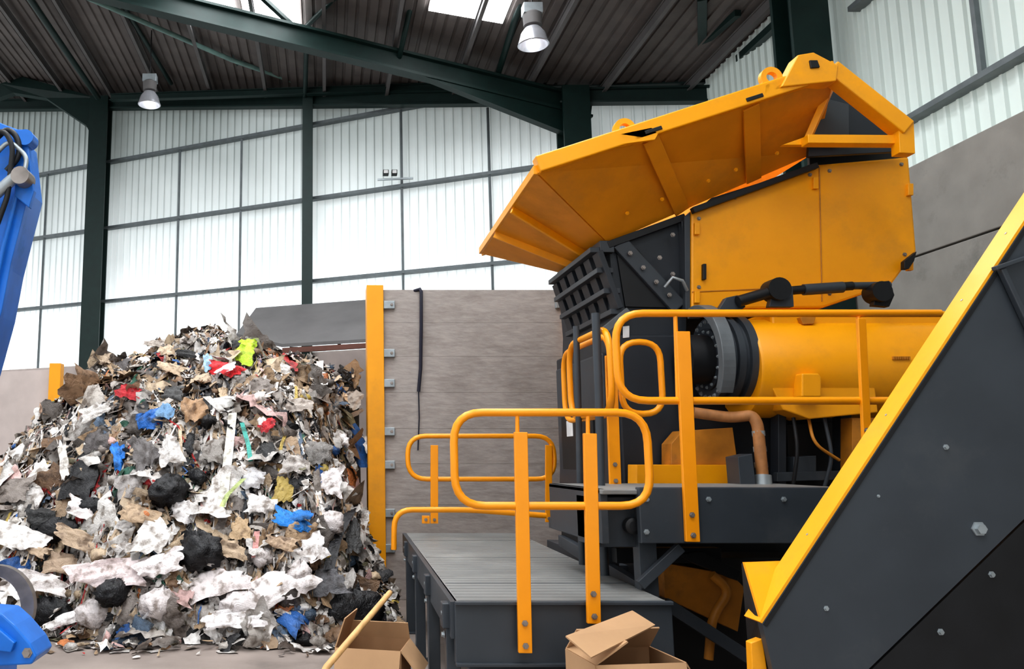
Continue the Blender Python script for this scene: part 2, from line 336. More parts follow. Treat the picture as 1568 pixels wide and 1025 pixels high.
# chamber
X0=B1n.x
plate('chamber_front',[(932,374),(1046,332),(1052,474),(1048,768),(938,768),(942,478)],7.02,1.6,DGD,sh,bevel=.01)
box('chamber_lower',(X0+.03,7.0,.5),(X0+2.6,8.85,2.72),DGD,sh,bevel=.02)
box('chamber_mid_dark',(X0+.06,7.1,2.6),(X0+.5,8.4,3.36),BLK,sh)
beam('chamber_strut',P(948,372,6.98),P(1040,472,6.98),.05,.14,DGR,sh,up=(0,0,1),bevel=.01)
beam('chamber_edge',P(1046,332,6.98),P(1054,476,6.98),.06,.07,DGR,sh)
beam('chamber_lip',P(918,512,6.95),P(962,476,6.95),.05,.06,CAST,sh)
plate('chamber_bracket',[(945,390),(975,380),(1040,455),(1040,472),(958,470)],6.995,.03,BLK,sh)
bolts('strut_bolt',[P(u,v,6.93) for u,v in((965,388),(985,410),(1005,432),(1025,452),(1010,395),(1030,360),(1030,420))],(0,-1,0),.014,STEEL,sh)
tube('hose_small',[P(1018,440,6.9),P(1030,425,6.85),P(1045,430,6.85),P(1052,445,6.9)],.014,GALV,sh)
zt0,zb0=P(930,384,7.0).z,P(936,478,7.0).z
GX=X0-.03
for i in range(6):
    y=7.0+1.3*i/5; beam(f'comb_bar_v_{i}',(GX-.06,y,zt0-.02),(GX+.09,y,zb0+.02),.16,.045,DGD,sh,up=(1,0,0))
for i in range(4):
    z=zt0+(zb0-zt0)*i/3; beam(f'comb_bar_h_{i}',(GX+.05*i-.06,6.97,z),(GX+.05*i-.06,8.33,z),.14,.045,DGR,sh)
beam('comb_head',B1n+Vector((-.02,-.05,-.05)),B1f+Vector((-.02,0,-.05)),.12,.10,DGR,sh)
beam('neck_plate',P(930,376,6.97),P(1048,333,6.97),.05,.06,BLK,sh)
box('side_cabinet',(X0-.02,7.25,1.05),(X0+.1,8.7,2.6),DGR,sh,bevel=.02)
box('side_cabinet_panel',(X0-.04,7.5,1.2),(X0-.01,8.5,2.1),BLK,sh)
plate('cabinet_sticker',[(954,500),(964,499),(964,517),(954,518)],6.99,.01,WHT,sh)
box('cabinet_sticker_low',(X0-.045,8.1,1.9),(X0-.035,8.3,2.05),WHT,sh,bevel=0)
box('skid_beam',(X0-.1,6.9,.62),(X0+.15,9.0,.85),DGR,sh)
box('skid_beam_low',(X0-.2,6.9,.0),(X0-.0,7.2,.62),DGR,sh); box('skid_leg_far',(X0-.2,8.5,.0),(X0,8.8,.62),DGR,sh)
box('skid_body',(X0,6.6,0),(X0+3.6,8.8,1.3),BLK,sh)
# rotor drive
ax=P(1084,551,6.75)
def RX(u): return P(u,551,6.75).x-ax.x
lathe('rotor_shaft',[(-.2,.2),(.02,.2)],ax,(1,0,0),BLK,sh)
lathe('rotor_flange',[(0,.12),(0,.335),(.05,.335),(.05,.31),(.09,.31),(.09,.35),(.14,.35),(.14,.32),(.18,.32),(.18,.36),(RX(1130),.36)],ax,(1,0,0),DGR,sh,n=56)
lathe('rotor_inner_ring',[(-.02,.12),(-.02,.25),(.0,.25)],ax,(1,0,0),DGD,sh,n=48)
lathe('rotor_hub',[(-.05,.02),(-.05,.13),(.0,.14)],ax,(1,0,0),DGR,sh,n=40)
bolts('flange_bolt',[ax+Vector((0,math.cos(a)*.305,math.sin(a)*.305)) for a in [2*math.pi*k/24 for k in range(24)]],(-1,0,0),.013,GALV,sh)
bolts('flange_bolt_inner',[ax+Vector((-.02,math.cos(a)*.225,math.sin(a)*.225)) for a in [2*math.pi*k/16 for k in range(16)]],(-1,0,0),.01,GALV,sh)
# cast bearing arch around the rotor end (stands on the chamber side)
cc=ax+Vector((-.10,0,-.03)); arcp=[]
for k in range(13):
    a=math.radians(62+k*11.5); arcp.append(cc+Vector((0,-math.sin(a)*.46 if False else math.cos(a)*.0,0)))
av=[];afs=[];na=22
for k in range(na+1):
    a=math.radians(75+k*(215-75)/na)   # measured from +Y over the top towards the near side
    for (r_,xo) in((.39,0),(.47,0),(.47,.10),(.39,.10)):
        av.append(cc+Vector((xo,math.cos(a)*r_,math.sin(a)*r_)))
for k in range(na):
    for j in range(4): afs.append([4*k+j,4*k+(j+1)%4,4*k+4+(j+1)%4,4*k+4+j])
afs.append([0,1,2,3]); afs.append([4*na+j for j in range(4)])
meshobj('bearing_arch',av,afs,CAST,sh,bevel=.006)
dx=ax.x+RX(1128)
ac=P(1150,565,6.75)
lathe('gearbox_drum',[(0,.30),(0,.385),(.02,.395),(1.85,.395),(1.87,.37)],Vector((dx,ac.y,ac.z)),(1,0,0),YEL,sh,n=64)
box('gearbox_guard',(dx+.2,ac.y-.2,ac.z+.1),(dx+1.8,ac.y+.35,ac.z+.44),YEL,sh,bevel=.02)
plate('gearbox_guard_low',[(1180,590),(1340,590),(1345,632),(1240,642),(1200,628)],6.4,.3,YEL,sh,bevel=.01)
plate('lifting_eye',[(1228,572),(1254,572),(1258,578),(1258,608),(1228,608)],6.28,.12,YEL,sh,bevel=.01)
plate('guard_cap_slot',[(1225,486),(1250,484),(1246,496),(1230,497)],6.5,.05,OBR,sh)
for i in range(8): plate(f'letter_{i}',[(1368+i*3.4,546),(1370.2+i*3.4,546),(1370.2+i*3.4,550.5),(1368+i*3.4,550.5)],6.34,.03,OBR,sh,bevel=0)
tube('ram_barrel',[P(1200,446,6.55),P(1305,438,6.55)],.035,BLK,sh); tube('ram_barrel_fat',[P(1230,444,6.55),P(1290,440,6.55)],.045,DGR,sh)
tube('ram_rod',[P(1130,462,6.5),P(1205,440,6.5)],.045,BLK,sh)
tube('ram_link',[P(1305,438,6.55),P(1362,437,6.55)],.03,DGR,sh)
lathe('ram_eye_1',[(0,.09),(.14,.09)],P(1195,442,6.45),(0,1,0),BLK,sh,n=24); lathe('ram_eye_2',[(0,.08),(.14,.08)],P(1352,446,6.45),(0,1,0),BLK,sh,n=24)
plate('ram_bracket_1',[(1178,470),(1186,434),(1200,430),(1214,440),(1216,470)],6.5,.06,DGR,sh)
plate('ram_bracket_2',[(1338,468),(1345,432),(1362,430),(1370,452),(1362,470)],6.5,.06,BLK,sh)
plate('ram_bracket_3',[(1098,478),(1112,456),(1130,452),(1142,470),(1120,486)],6.55,.06,DGR,sh)
plate('yellow_sill',[(975,712),(1130,712),(1130,745),(975,745)],6.7,.2,YEL,sh)
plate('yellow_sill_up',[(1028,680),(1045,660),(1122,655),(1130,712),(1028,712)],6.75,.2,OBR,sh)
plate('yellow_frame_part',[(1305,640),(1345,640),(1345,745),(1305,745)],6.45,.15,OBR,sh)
tube('lagged_pipe',[P(1062,632,6.5),P(1120,640,6.45),P(1152,636,6.4),P(1160,650,6.38),P(1169,742,6.35)],.042,PIPE,sh,fil=.08)
for i,v in enumerate((660,684,708)):
    a=P(1161+i*2,v,6.38); b=P(1162+i*2,v+8,6.38); tube(f'pipe_band_{i}',[a,b],.046,GALV,sh)
tube('pipe_base',[P(1168,728,6.35),P(1170,757,6.33)],.06,GALV,sh)
for i,(u0,u1) in enumerate(((1192,1204),(1288,1304))): plate(f'frame_upright_{i}',[(u0,628),(u1,628),(u1,760),(u0,760)],6.6,.12,DGD,sh)
plate('frame_cross_2',[(1190,724),(1320,720),(1320,734),(1190,738)],6.58,.06,DGR,sh)
tube('drive_hose_1',[P(1215,640,6.5),P(1222,690,6.45),P(1214,748,6.5)],.014,BLK,sh,fil=.1); tube('drive_hose_2',[P(1262,640,6.5),P(1275,700,6.45),P(1262,748,6.5)],.014,DGR,sh,fil=.1)
tube('drive_hose_3',[P(1238,640,6.5),P(1246,680,6.4),P(1285,705,6.45)],.012,OBR,sh,fil=.1)
plate('drive_block_1',[(1205,650),(1300,645),(1310,745),(1210,745)],6.85,.3,BLK,sh)
plate('drive_block_4',[(1215,700),(1250,698),(1250,728),(1215,730)],6.6,.2,DGR,sh)
plate('drive_block_2',[(1130,700),(1152,695),(1158,748),(1134,748)],6.3,.2,DGR,sh)
box('backing_mass',(X0+.4,7.3,1.2),(X0+3.5,8.7,2.9),BLK,sh)
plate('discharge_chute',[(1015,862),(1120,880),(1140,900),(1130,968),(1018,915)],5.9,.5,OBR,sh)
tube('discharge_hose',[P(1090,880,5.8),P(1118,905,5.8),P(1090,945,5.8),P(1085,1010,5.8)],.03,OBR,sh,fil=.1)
beam('discharge_rail',P(1020,925,5.7),P(1150,1010,5.7),.06,.08,DGR,sh)
plate('discharge_roller_guard',[(1035,850),(1075,845),(1135,875),(1130,890),(1060,862)],5.8,.3,BLK,sh)
box('under_frame_mass',(P(1010,900,6.2).x,6.1,0),(4.9,6.5,1.0),BLK,sh)
# ---------------- platforms ----------------
ap=empty('access_platform')
z1=P(690,922,4.93).z
prism('lower_deck',[Vector((.73,4.93,z1-.02)),Vector((1.93,4.93,z1-.02)),Vector((2.05,9.3,z1-.02)),Vector((.86,9.3,z1-.02))],(0,0,.02),DECK,ap)
for i in range(40):
    t=(i+.5)/40; y=4.93+(9.3-4.93)*t
    beam(f'deck_tread_{i}',(.75+.12*t,y,z1+.0005),(1.93+.1*t,y,z1+.0005),.01,.003,DGR if i%13==6 else DECK,ap,bevel=0)
box('lower_fascia',(.72,4.9,z1-.33),(1.94,4.96,z1),DGR,ap)
beam('fascia_lip',(.72,4.9,z1-.33),(1.94,4.9,z1-.33),.06,.02,DGR,ap); beam('fascia_lip_top',(.72,4.89,z1),(1.94,4.89,z1),.04,.02,DGR,ap)
prism('lower_side_channel',[Vector((.70,4.93,z1-.2)),Vector((.74,4.93,z1-.2)),Vector((.74,4.93,z1)),Vector((.70,4.93,z1))],(.12,4.37,0),DGR,ap)
for i,y in enumerate((5.05,6.2,7.4,8.6)):
    x=.72+.13*(y-4.93)/4.37
    beam(f'leg_{i}',(x,y,0),(x,y,z1-.05),.08,.08,DGR,ap)
    box(f'foot_{i}',(x-.09,y-.09,0),(x+.09,y+.09,.015),DGR,ap)
    bolts(f'side_bolt_{i}',[Vector((x-.045,y,z1-.08)),Vector((x-.045,y,z1-.2))],(-1,0,0),.014,GALV,ap)
    box(f'clamp_{i}',(x-.06,y-.05,z1-.16),(x,y+.05,z1-.02),DGR,ap)
beam('leg_near_right',(1.85,5.0,0),(1.85,5.0,z1-.05),.1,.1,DGR,ap)
beam('under_beam',(.9,5.6,.35),(1.9,5.6,.35),.08,.12,DGR,ap)
z2=P(1000,750,5.25).z; xa=P(922,750,5.25).x; xb=3.4
box('upper_deck',(xa,5.25,z2-.03),(xb,6.5,z2),DECK,ap)
box('upper_fascia',(P(975,750,5.25).x,5.22,z2-.32),(xb,5.28,z2+.015),DGR,ap)
box('upper_side',(xa,5.3,z2-.33),(xa+.05,6.5,z2),DGR,ap); box('upper_corner_block',(xa,5.4,z2-.36),(xa+.35,5.8,z2-.05),DGR,ap)
for i,(u,Y) in enumerate(((985,5.4),(930,6.4),(1250,5.4))):
    x=P(u,800,Y).x; beam(f'upper_leg_{i}',(x,Y,0),(x,Y,z2-.05),.11,.11,DGR,ap)
beam('upper_brace',P(1042,838,5.3),P(980,896,5.3),.05,.06,DGR,ap)
beam('under_beam_b',P(940,850,5.9),P(1100,850,5.9),.1,.1,BLK,ap)
beam('step_rail_1',P(845,800,8.3),P(990,845,5.9),.06,.1,DGR,ap)
beam('step_rail_2',P(860,828,7.9),P(985,905,5.6),.06,.1,DGR,ap)
lathe('valve',[(0,.05),(.06,.05),(.07,.03)],P(965,805,5.38),(0,-1,0),BLK,ap,n=20)
bolts('upper_bolt',[P(u,v,5.22) for u,v in((990,765),(990,815),(1085,765),(1200,765),(1250,812))],(0,-1,0),.012,GALV,ap)
def loop(nm,par,u0,u1,v0,v1,Y,r,fil):
    a=P(u0,v0,Y);b=P(u1,v1,Y); tube(nm,[(a.x,Y,a.z),(b.x,Y,a.z),(b.x,Y,b.z),(a.x,Y,b.z)],r,ORG,par,cyc=True,fil=fil)
def flatpost(nm,par,u,v0,v1,Y,w,u1=None):
    a=P(u,v0,Y);b=P(u1 or u,v1,Y); beam(nm,(a.x,Y,a.z),(b.x,Y,b.z),w,.03,ORG,par,up=(0,1,0),bevel=.004)
    bolts(nm+'_bolt',[Vector((b.x,Y-.02,b.z+.04)),Vector((b.x,Y-.02,b.z+.16))],(0,-1,0),.012,STEEL,par)
g1=empty('guard_rail')
loop('loop',g1,694,997,632,775,4.85,.023,.17)
flatpost('post_1',g1,797,662,1000,4.84,.075,804); flatpost('post_2',g1,903,664,955,4.84,.075,909)
for u in(792,900): a=P(u,632,4.85);b=P(u+1,775,4.85); tube('upright_%d'%u,[a,b],.012,ORG,g1)
g2=empty('guard_rail')
loop('loop',g2,624,850,668,734,9.1,.026,.2)
flatpost('post_1',g2,665,682,802,9.08,.08); flatpost('post_2',g2,840,682,800,9.08,.07)
tube('toe_rail',[P(603,842,8.6),P(604,781,8.6),P(720,781,8.6),P(836,790,8.6)],.028,ORG,g2,fil=.18)
flatpost('toe_post',g2,652,790,802,8.9,.08)
g3=empty('guard_rail')
a=P(941,480,5.22);b=P(1440,480,5.22);c=P(1440,614,5.22)
tube('loop',[(b.x,5.22,a.z),(a.x,5.22,a.z),(a.x,5.22,c.z),(b.x,5.22,c.z)],.024,ORG,g3,fil=.18)
tube('upright_a',[P(1034,482,5.22),P(1038,614,5.22)],.013,ORG,g3); tube('upright_b',[P(1314,482,5.22),P(1322,614,5.22)],.013,ORG,g3)
flatpost('post_1',g3,1045,508,830,5.2,.085,1060); flatpost('post_2',g3,1318,488,700,5.2,.05,1328)
g4=empty('guard_rail')
loop('loop',g4,948,1016,524,634,6.4,.024,.2); flatpost('post_1',g4,935,545,745,6.35,.085,942)
zz0=P(955,513,6.3).z; zz1=P(955,635,6.3).z
tube('side_loop',[(2.12,6.25,zz0),(2.12,7.5,zz0),(2.12,7.5,zz1),(2.12,6.25,zz1)],.024,ORG,g4,cyc=True,fil=.2)
tube('side_loop_b',[(2.0,5.9,zz0+.0),(2.0,6.9,zz0),(2.0,6.9,zz1),(2.0,5.9,zz1)],.024,ORG,g4,cyc=True,fil=.2)
g5=empty('pipe_stanchion')
tube('pipe_1',[P(912,480,6.0),P(918,640,6.0),P(920,745,6.0)],.03,DGR,g5); tube('pipe_2',[P(882,500,6.6),P(886,640,6.6),P(888,760,6.6)],.025,DGR,g5)
for nm,p in(('pipe_1_foot',P(920,745,6.0)),('pipe_2_foot',P(888,760,6.6))): tube(nm,[p,(p.x,p.y,0)],.03,DGR,g5)
# ---------------- inclined conveyor ----------------
cv=empty('inclined_conveyor')
Yc=3.8
n0=P(1167,955,Yc); n1=P(1568,345,Yc); d=(n1-n0).normalized()
top=n1+d*1.5; nz=Vector((-d.z,0,d.x))
def along(s,dn,dy=0): return n0+d*s-nz*dn+Vector((0,dy,0))
L1=(top-n0).length
q0=P(1568,795,Yc); q1=P(1328,1027,Yc)
prism('side_panel',[n0,top,top+Vector((1.1,0,-.1)),q0+(q0-q1)*1.2,q1,q1+(q1-q0)*.45,P(1200,1100,Yc)],(0,.04,0),DGR,cv)
prism('top_flange',[n0,n0+nz*.012,top+nz*.012,top],(0,.14,0),YEL,cv)
prism('gasket',[n0-nz*.022+Vector((0,-.006,0)),n0-nz*.006+Vector((0,-.006,0)),top-nz*.006+Vector((0,-.006,0)),top-nz*.022+Vector((0,-.006,0))],(0,.01,0),BLK,cv)
prism('end_plate',[n0,P(1140,862,Yc+.16),P(1200,860,Yc+.16)],(0.0,.02,0),YEL,cv)
prism('end_plate_low',[n0+Vector((0,.02,0)),P(1140,864,Yc+.16),P(1150,990,Yc+.16),P(1192,1100,Yc+.1),P(1180,1000,Yc+.02)],(0.0,.03,0),BLK,cv)
plate('end_foot',[(1150,985),(1168,978),(1185,1100),(1155,1100)],Yc+.05,.05,YEL,cv)
prism('belt_bed',[along(.9,.75,.06),along(L1,.75,.06),along(L1,.85,.06),along(.9,.85,.06)],(0,.7,0),BLK,cv)
prism('return_bed',[along(1.1,1.0,.06),along(L1,1.0,.06),along(L1,1.05,.06),along(1.1,1.05,.06)],(0,.9,0),BLK,cv)
up=(q0-q1).normalized(); un=Vector((up.z,0,-up.x))
prism('under_shadow',[q1-up*.35+un*.01,q0+up*1.2+un*.01,q0+up*1.2+un*1.0,q1-up*.35+un*1.0],(0,.6,0),BLK,cv)  # black slab put in for the dark shadow below the side panel
for u,v,r in((1498,810,.022),(1448,685,.009),(1265,932,.008),(1518,880,.010),(1440,968,.010),(1345,760,.005)):
    bolts(f'bolt_{u}',[P(u,v,Yc)],(0,-1,0),r,GALV,cv)
beam('stiffener',P(1533,412,Yc-.02),P(1640,640,Yc-.02),.03,.025,DGR,cv); beam('stiffener_cap',P(1522,412,Yc-.03),P(1600,385,Yc-.03),.03,.02,DGR,cv)
bolts('flange_bolt',[n0.lerp(n1,t)+Vector((0.0,.07,.012)) for t in(.2,.5,.8,.98)],(nz.x,0,nz.z),.006,GALV,cv)
beam('support_leg',(3.3,4.2,0),(3.3,4.2,1.6),.12,.12,DGR,cv)
# ---------------- material handler arm + grab ----------------
mh=empty('material_handler_arm')
boom=[(-90,150),(10,192),(38,202),(47,285),(30,350),(16,405),(2,478),(-60,700),(-120,700)]
plate('stick_plate',boom,5.0,.05,BLUE,mh,.006); plate('stick_plate_back',boom,5.35,.05,BLUE,mh,.006)
plate('stick_core',[(u-8,v+4) for u,v in boom],5.04,.32,BLUE,mh,.006)
tube('ram_rod',[P(-60,345,4.9),P(22,272,4.9)],.035,GALV,mh); lathe('pin_boss',[(0,.055),(.12,.055)],P(30,268,4.86),(0,1,0),STEEL,mh,n=28)
lathe('pin_boss_b',[(0,.05),(.1,.05)],P(38,210,4.92),(0,1,0),BLUE,mh,n=28)
plate('pin_ear',[(20,198),(40,198),(52,292),(44,318),(22,300)],4.95,.05,BLUE,mh,.006)
tube('hose_1',[P(-20,225,4.92),P(12,196,4.92),P(28,212,4.92),P(30,240,4.92),P(10,262,4.92)],.018,BLK,mh,fil=.05)
tube('hose_2',[P(-20,250,4.9),P(14,215,4.9),P(42,240,4.92),P(36,270,4.9)],.014,GALV,mh,fil=.05)
tube('hose_3',[P(-20,205,4.88),P(8,200,4.88),P(20,225,4.88),P(12,300,4.9),P(-10,360,4.9)],.016,BLK,mh,fil=.05)
tube('pipe_line',[P(25,300,4.97),P(5,380,4.97),P(-20,500,4.97)],.014,BLUE,mh)
arc=[];arc2=[]
for k in range(15):
    a=math.radians(110-k*11.5)
    arc.append((-5+57*math.cos(a),928-62*math.sin(a))); arc2.append((-12+44*math.cos(a),932-50*math.sin(a)))
for k in range(len(arc)-1): plate(f'tine_{k}',[arc[k],arc[k+1],arc2[k+1],arc2[k]],5.6,.06,STEEL,mh,0)
plate('shoe',[(-60,935),(2,940),(22,958),(46,986),(56,1006),(48,1018),(-60,1024)],4.9,.28,BLUE,mh,.01)
plate('shoe_rib',[(-60,955),(-5,962),(22,985),(16,1000),(-60,990)],4.86,.05,BLUE,mh,.006)
bolts('shoe_bolt',[P(42,1000,4.9)],(0,-1,0),.02,STEEL,mh)
box('shoe_base',(-2.7,5.0,0),(-2.0,5.7,.6),BLUE,mh); tube('grab_link',[P(-75,690,5.2),P(-85,950,5.2)],.09,BLUE,mh)
# ---------------- cardboard boxes + pole ----------------
def carton(c,sx,sy,sz,rot,flaps,nm='cardboard_box'):
    e=empty(nm); R=Matrix.Rotation(rot,3,'Z'); c=Vector(c)
    def w(x,y,z): return c+R@Vector((x,y,z))
    X,Y_,Z=sx/2,sy/2,sz
    def q(n,p,m): meshobj(n,p,[[0,1,2,3]],m,e,solid=.008)
    q('side_front',[w(-X,-Y_,0),w(X,-Y_,0),w(X,-Y_,Z),w(-X,-Y_,Z)],CARD); q('side_back',[w(-X,Y_,0),w(X,Y_,0),w(X,Y_,Z),w(-X,Y_,Z)],CARDI)
    q('side_left',[w(-X,-Y_,0),w(-X,Y_,0),w(-X,Y_,Z),w(-X,-Y_,Z)],CARD); q('side_right',[w(X,-Y_,0),w(X,Y_,0),w(X,Y_,Z),w(X,-Y_,Z)],CARDI)
    q('base',[w(-X,-Y_,.01),w(X,-Y_,.01),w(X,Y_,.01),w(-X,Y_,.01)],CARDI)
    for i,(side,ang,L) in enumerate(flaps):
        ca,sa=math.cos(ang)*L,math.sin(ang)*L
        if side=='f': p=[w(-X,-Y_,Z),w(X,-Y_,Z),w(X*.97,-Y_-ca,Z+sa),w(-X*.97,-Y_-ca,Z+sa)]
        if side=='b': p=[w(-X,Y_,Z),w(X,Y_,Z),w(X*.97,Y_+ca,Z+sa),w(-X*.97,Y_+ca,Z+sa)]
        if side=='l': p=[w(-X,-Y_,Z),w(-X,Y_,Z),w(-X-ca,Y_*.97,Z+sa),w(-X-ca,-Y_*.97,Z+sa)]
        if side=='r': p=[w(X,-Y_,Z),w(X,Y_,Z),w(X+ca,Y_*.97,Z+sa),w(X+ca,-Y_*.97,Z+sa)]
        q(f'flap_{i}',p,CARD)
    return e
b1=P(955,1004,4.45)
carton((b1.x+.0,4.45,0),.46,.36,b1.z+.0,.12,[('l',2.6,.2),('b',2.4,.18),('r',-1.0,.10),('f',-1.2,.12)])
meshobj('flap_top',[P(866,975,4.25),P(968,936,4.6),P(1003,958,4.45),P(905,1008,4.15)],[[0,1,2,3]],CARD,bpy.data.objects['cardboard_box'],solid=.008)
carton((P(572,1000,6.0).x,6.0,0),.44,.4,P(560,985,6).z,-.25,[('l',1.9,.2),('r',-.9,.2),('f',-1.2,.2),('b',1.9,.12)])
tube('wooden_pole',[P(500,1022,5.0)-Vector((.18,0,.34)),P(500,1022,5.0),P(597,908,6.2)],.02,WOOD)
# ---------------- waste pile ----------------
cx=np.array([-9,-6.2,-4.9,-4.3,-3.75,-3.3,-2.9,-1.95,-1.2,-.65,-.1,.53,1.6,2.2])
cz=np.array([0.3,.7,1.05,1.42,2.0,2.45,2.88,3.22,3.18,3.06,2.86,2.55,2.0,0.2])-.08
def hfun(X,Y):
    X=np.asarray(X,float);Y=np.asarray(Y,float)
    c=np.interp(X,cx,cz); yb=8.15+.2*np.sin(X*1.7)+.1*np.sin(X*4.1)
    t=np.clip((Y-yb)/(11.2-yb),0,1.0); f=1-(1-t)**1.9
    back=np.clip((Y-11.4)/2.2,0,1); h=c*f*(1-back**1.5)
    lim=.049*Y+.25+.12*np.sin(Y*3)
    e=np.clip((lim-X)/.75,0,1); e=np.where(Y>10.9,1,e**.6)
    h=h*e
    h=h+ (.09*np.sin(X*3.1+Y*2.3)+.07*np.sin(X*6.3-Y*4.1)+.05*np.sin(X*11+Y*9))*np.clip(h*2,0,1)
    return np.maximum(h,0)
nx,ny=150,110
gx=np.linspace(-9,.42,nx);gy=np.linspace(7.9,13.5,ny)
GXX,GYY=np.meshgrid(gx,gy); H=hfun(GXX,GYY)-.06+rng.normal(0,.02,GXX.shape)
V=[np.stack([GXX.ravel(),GYY.ravel(),H.ravel()],1)]
idx=np.arange(nx*ny).reshape(ny,nx)
Fq=[np.stack([idx[:-1,:-1].ravel(),idx[:-1,1:].ravel(),idx[1:,1:].ravel(),idx[1:,:-1].ravel()],1)]
C=[np.tile([.03,.027,.025],(nx*ny,1))]
off=nx*ny
palette=[((.60,.58,.56),16),((.82,.80,.78),14),((.42,.39,.36),13),((.26,.23,.21),12),((.12,.105,.095),10),((.012,.012,.014),13),((.38,.27,.17),11),((.24,.15,.09),8),((.56,.44,.31),10),((.03,.12,.36),1.3),((.45,.03,.03),1.4),((.05,.16,.11),1.0),((.62,.42,.40),2.2),((.5,.38,.10),.8),((.10,.15,.22),2.4),((.5,.18,.06),.8),((.18,.17,.11),3)]
pc=np.array([p[0] for p in palette]); pwt=np.array([p[1] for p in palette]);pwt=pwt/pwt.sum()
def frame(n):
    a=rng.normal(size=3); a-=n*a.dot(n); a/=np.linalg.norm(a); return a,np.cross(n,a)
def normal(x,y):
    e=.08; dx=(hfun(x+e,y)-hfun(x-e,y))/(2*e); dy=(hfun(x,y+e)-hfun(x,y-e))/(2*e); n=np.array([-dx,-dy,1.0]); return n/np.linalg.norm(n)
def sheet(c,n,sx,sy,col,k=5,crump=.22,a=None,curl=.9):
    """crumpled soft sheet, rounded outline, edges slumping into the heap"""
    global off
    if a is None: a,b=frame(n)
    else: b=np.cross(n,a)
    g=np.linspace(-.5,.5,k); A,B=np.meshgrid(g,g)
    m=min(sx,sy); Z=np.zeros_like(A)
    for _ in range(4):
        an=rng.uniform(0,3.14); f=rng.uniform(6,20); w_=np.sin((A*math.cos(an)+B*math.sin(an))*f+rng.uniform(0,6.28)); Z+=crump*m*(1-2*np.abs(w_))*(5/f)
    rad2=A*A+B*B
    Z-=curl*m*rad2*rng.uniform(.1,1.0)
    th=np.arctan2(B,A); ed=1-.12*np.clip(rad2*4-.6,0,1)+ .12*np.sin(th*3+rng.uniform(0,6))*rad2*3+.09*np.sin(th*7+rng.uniform(0,6))*rad2*3
    A2=A*ed+rng.normal(0,.022,A.shape);B2=B*ed+rng.normal(0,.022,B.shape)
    v=c+np.outer((A2*sx).ravel(),a)+np.outer((B2*sy).ravel(),b)+np.outer(Z.ravel(),n)
    v[:,2]=np.maximum(v[:,2],.01)
    ii=np.arange(k*k).reshape(k,k)+off
    V.append(v); Fq.append(np.stack([ii[:-1,:-1].ravel(),ii[:-1,1:].ravel(),ii[1:,1:].ravel(),ii[1:,:-1].ravel()],1))
    C.append(np.tile(col,(k*k,1))); off+=k*k
def blob(c,s,col,k1=9,k2=7,ns=.13):
    global off
    th=np.linspace(0,2*np.pi,k1,endpoint=False); ph=np.linspace(.05,np.pi-.05,k2)
    T,Pp=np.meshgrid(th,ph); r=1+rng.normal(0,ns,T.shape)+.12*np.sin(T*3+rng.uniform(0,6))+.06*np.sin(T*7+Pp*5)
    v=np.stack([np.cos(T)*np.sin(Pp)*r*s[0],np.sin(T)*np.sin(Pp)*r*s[1],np.cos(Pp)*r*s[2]],-1).reshape(-1,3)
    an=rng.uniform(0,6.28); R=np.array([[math.cos(an),-math.sin(an),0],[math.sin(an),math.cos(an),0],[0,0,1]])
    v=v@R.T+c; v[:,2]=np.maximum(v[:,2],.005)
    ii=np.arange(k1*k2).reshape(k2,k1)+off; jj=np.roll(ii,-1,1)
    V.append(v);Fq.append(np.stack([ii[:-1].ravel(),jj[:-1].ravel(),jj[1:].ravel(),ii[1:].ravel()],1)); C.append(np.tile(col,(k1*k2,1))); off+=k1*k2
def ribbon(pts,w,col,wd):
    global off
    pts=np.array(pts);k=len(pts); wd=np.array(wd)
    v=np.concatenate([pts-wd*w/2,pts+wd*w/2]); ii=np.arange(k)
    V.append(v);Fq.append(np.stack([ii[:-1],ii[1:],ii[1:]+k,ii[:-1]+k],1)+off);C.append(np.tile(col,(2*k,1)));off+=2*k
def place_ok(x,y):
    if y<10.95 and x>.049*y+.3: return False
    if y>10.2 and x>.36: return False
    return True
cnt=0
while cnt<12500:
    x=rng.uniform(-7,1.0);y=7.7+(rng.uniform(0,1)**.9)*4.7
    if not place_ok(x,y): continue
    h=float(hfun(x,y)); lim=.049*y+.3
    if h<.03 and rng.uniform()>.3: continue
    n=normal(x,y); n=n+rng.normal(0,.42,3); n/=np.linalg.norm(n)
    s=float(np.clip(rng.lognormal(-2.35,.62),.035,.38)); asp=float(np.clip(rng.lognormal(-.35,.55),.15,1.6))
    if y<10.95 and x>lim-.35: s=min(s,.14)
    if y>10.7: s=min(s,.17)
    if h<.03: s=min(s,.10)
    w=pwt.copy()
    if h<1.1: w[0:2]*=2.0; w[12]*=2.5; w[5]*=.6
    if h>2.3: w[0:2]*=.75; w[6:9]*=1.3
    w/=w.sum(); ci=rng.choice(len(pc),p=w); col=pc[ci]*rng.uniform(.7,1.15)
    if ci==5: s=min(s,.2)
    c=np.array([x,y,h+rng.uniform(-.02,.10)])
    if rng.uniform()<.05 and s<.16: blob(c,np.array([s,s*.75,s*.55])*.75,col,12,8,.10)
    elif ci in(6,7,8) and rng.uniform()<.65: sheet(c,n,s*1.5,s*1.5*asp,col,k=4,crump=.015,curl=.05)
    elif ci in(0,1,2) and rng.uniform()<.25: sheet(c,n,s*1.3,s*1.3*asp,col,k=5,crump=.03,curl=.4)
    else: sheet(c,n,s*1.6,s*1.6*asp,np.clip(col,0,.88),k=(9 if s>.15 else 7 if s>.08 else 5),crump=.10)
    cnt+=1
